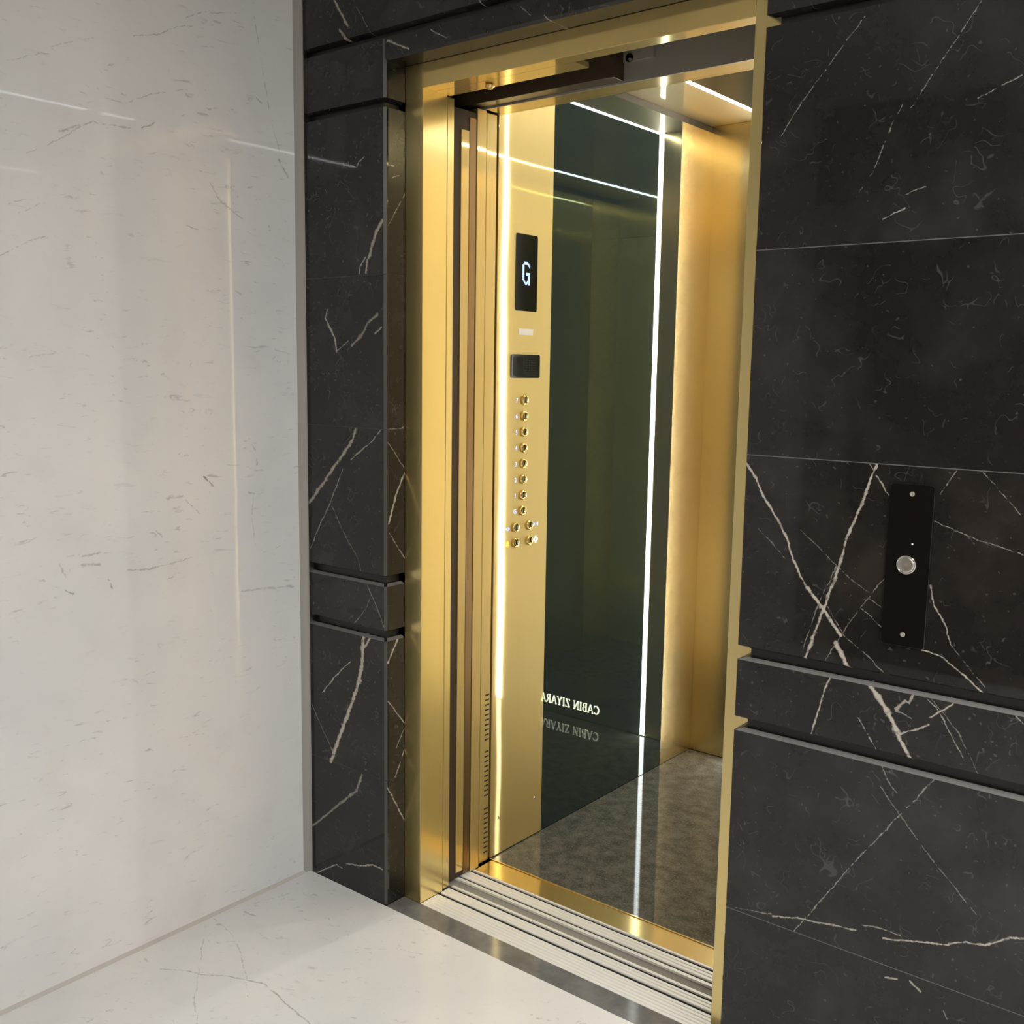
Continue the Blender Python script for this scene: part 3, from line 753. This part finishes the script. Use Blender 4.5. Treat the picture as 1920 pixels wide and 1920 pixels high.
hm.build('speaker_holes', M_SHAFT, ic)['kind'] = 'stuff'

def text_mesh(s, size):
    cu = bpy.data.curves.new('glyph', 'FONT'); cu.body = s; cu.size = size
    cu.align_x = 'CENTER'; cu.align_y = 'CENTER'; cu.extrude = 0.0002; cu.offset = 0.0003
    ob = bpy.data.objects.new('glyph', cu)
    me = bpy.data.meshes.new_from_object(ob)
    bpy.data.objects.remove(ob)
    return me
def glyph_at(name, me, mat, y, z, parent):
    me.materials.clear(); me.materials.append(mat)
    o = bpy.data.objects.new(name, me); COL.objects.link(o)
    o.parent = parent
    o.matrix_parent_inverse = Matrix.Translation(-cp.location)
    o.matrix_basis = Matrix(((0, 0, 1, FX + 0.0006), (1, 0, 0, y), (0, 1, 0, z), (0, 0, 0, 1)))
    return o
def poly_mesh(name, polys):
    me = bpy.data.meshes.new(name); v = []; f = []
    for p in polys:
        f.append(tuple(range(len(v), len(v) + len(p)))); v += [(a, b, 0.0) for a, b in p]
    me.from_pydata(v, [], f); return me
M_CAP_REFL = simple('button_cap', (0.10, 0.075, 0.03), 0.12, 1.0)  # gold darkened to imitate the dark reflection in the button's centre
proto = []
def button(y, z, label):
    if not proto:
        ring = MB()
        ring.lathe((0, 0, 0), 'x', [(-.001, .0145), (.004, .0145), (.0068, .0125), (.0064, .0102), (.0015, .0094)], 28)
        r_ = ring.build('button', gold('gold_button', 0.03, satin=0.1), cp)
        cap = MB(); cap.lathe((0, 0, 0), 'x', [(.0012, .0093), (.0034, .0090), (.0042, .0065), (.0045, .0)], 24)
        c_ = cap.build('button_cap', M_CAP_REFL, None)
        proto.extend((r_, c_))
    else:
        r_ = proto[0].copy(); COL.objects.link(r_)
        c_ = proto[1].copy(); COL.objects.link(c_)
    r_.matrix_parent_inverse = Matrix.Translation(-cp.location)
    r_.location = (FX, y, z)
    c_.parent = r_
    r_['label'] = label
    return r_
for i, s in enumerate('7654321G'):
    z = 1.3426 - i * 0.04553
    b = button(0.5133 - 0.0003 * i, z, 'round gold button marked ' + s)
    o = glyph_at('numeral', text_mesh(s, 0.0185), M_BLUE, 0.4810 - 0.0003 * i, z - 0.001, cp)
    o['label'] = 'pale blue lit ' + s
def tri(cx, w, h): return [(cx, h), (cx, -h), (cx + w, 0)]
icons = [
    (0.4801, 0.9772, 0.4470, 'round gold door-open button', 'door_open_mark', M_BLUE, [[(-.0105, 0), (-.003, -.006), (-.003, .006)], [(.003, -.006), (.0105, 0), (.003, .006)], [(-.0013, -.006), (.0013, -.006), (.0013, .006), (-.0013, .006)]]),
    (0.5450, 0.9780, 0.5790, 'round gold door-close button', 'door_close_mark', M_BLUE, [[(-.011, -.006), (-.003, 0), (-.011, .006)], [(.003, 0), (.011, -.006), (.011, .006)], [(-.0013, -.006), (.0013, -.006), (.0013, .006), (-.0013, .006)]]),
    (0.4808, 0.9330, 0.4470, 'round gold alarm button', 'alarm_bell_mark', M_ORANGE, [[(-.010, -.006), (.010, -.006), (.007, -.003), (.0055, .005), (.003, .009), (-.003, .009), (-.0055, .005), (-.007, -.003)], [(-.0025, -.0095), (.0025, -.0095), (.0025, -.007), (-.0025, -.007)]]),
    (0.5458, 0.9325, 0.5790, 'round gold fan button', 'fan_mark', M_CYAN, [[(-.0025, -.011), (.0025, -.011), (.0045, -.004), (-.0045, -.004)], [(-.0045, .004), (.0045, .004), (.0025, .011), (-.0025, .011)], [(-.011, -.0025), (-.004, -.0045), (-.004, .0045), (-.011, .0025)], [(.004, -.0045), (.011, -.0025), (.011, .0025), (.004, .0045)]]),
]
for y, z, yi, lab, nm, mt, polys in icons:
    b = button(y, z, lab)
    glyph_at(nm, poly_mesh(nm, polys), mt, yi, z - 0.001, cp)
for y, z in ((0.4258, 0.1163), (0.5957, 0.1207)):
    MB().lathe((FX, y, z), 'x', [(0, .005), (.0012, .0045), (.0022, .002), (.0023, 0)], 16).build('screw', M_CHROME, cp)

# ---------------------------------------------------------------- call station on the black wall
cl = tag(empty('call_station', (1.604, 0.0, 1.10)), 'slim black gloss call panel with one round steel button on the black marble wall', 'call panel')
pl = MB()
pl.loft([[(x, y, z) for x, z in round_rect(1.6043, 1.0995, w, h, 0.005)] for y, w, h in ((-0.0006, 0.0765, 0.289), (-0.0045, 0.0765, 0.289), (-0.0055, 0.0745, 0.287))])
pl.build('plate', M_BLACKG, cl)
bt = MB(); bt.lathe((1.6034, -0.0056, 1.1021), '-y', [(0, .0168), (.004, .0168), (.0048, .0160), (.0048, .0145), (.003, .0142)], 36)
ring = bt.build('button', M_CHROME, cl)
bc = MB(); bc.lathe((1.6034, -0.0056, 1.1021), '-y', [(.0028, .0141), (.0050, .0138), (.0054, .0120), (.0055, 0.0)], 36)
bc.build('button_cap', M_STEEL, ring)
for z in (1.2265, 0.9768):
    MB().lathe((1.6045, -0.0055, z), '-y', [(0, .0045), (.0008, .0042), (.001, .0022), (.0005, .0018), (.0005, 0)], 18).build('screw', M_STEEL, cl)
MB().lathe((1.6105, -0.0055, 1.1391), '-y', [(0, .0018), (.0006, .0014), (.0008, 0)], 12).build('led_glint', M_WHITE, cl)  # white dot modelled in place of an LED reflection on the gloss plate
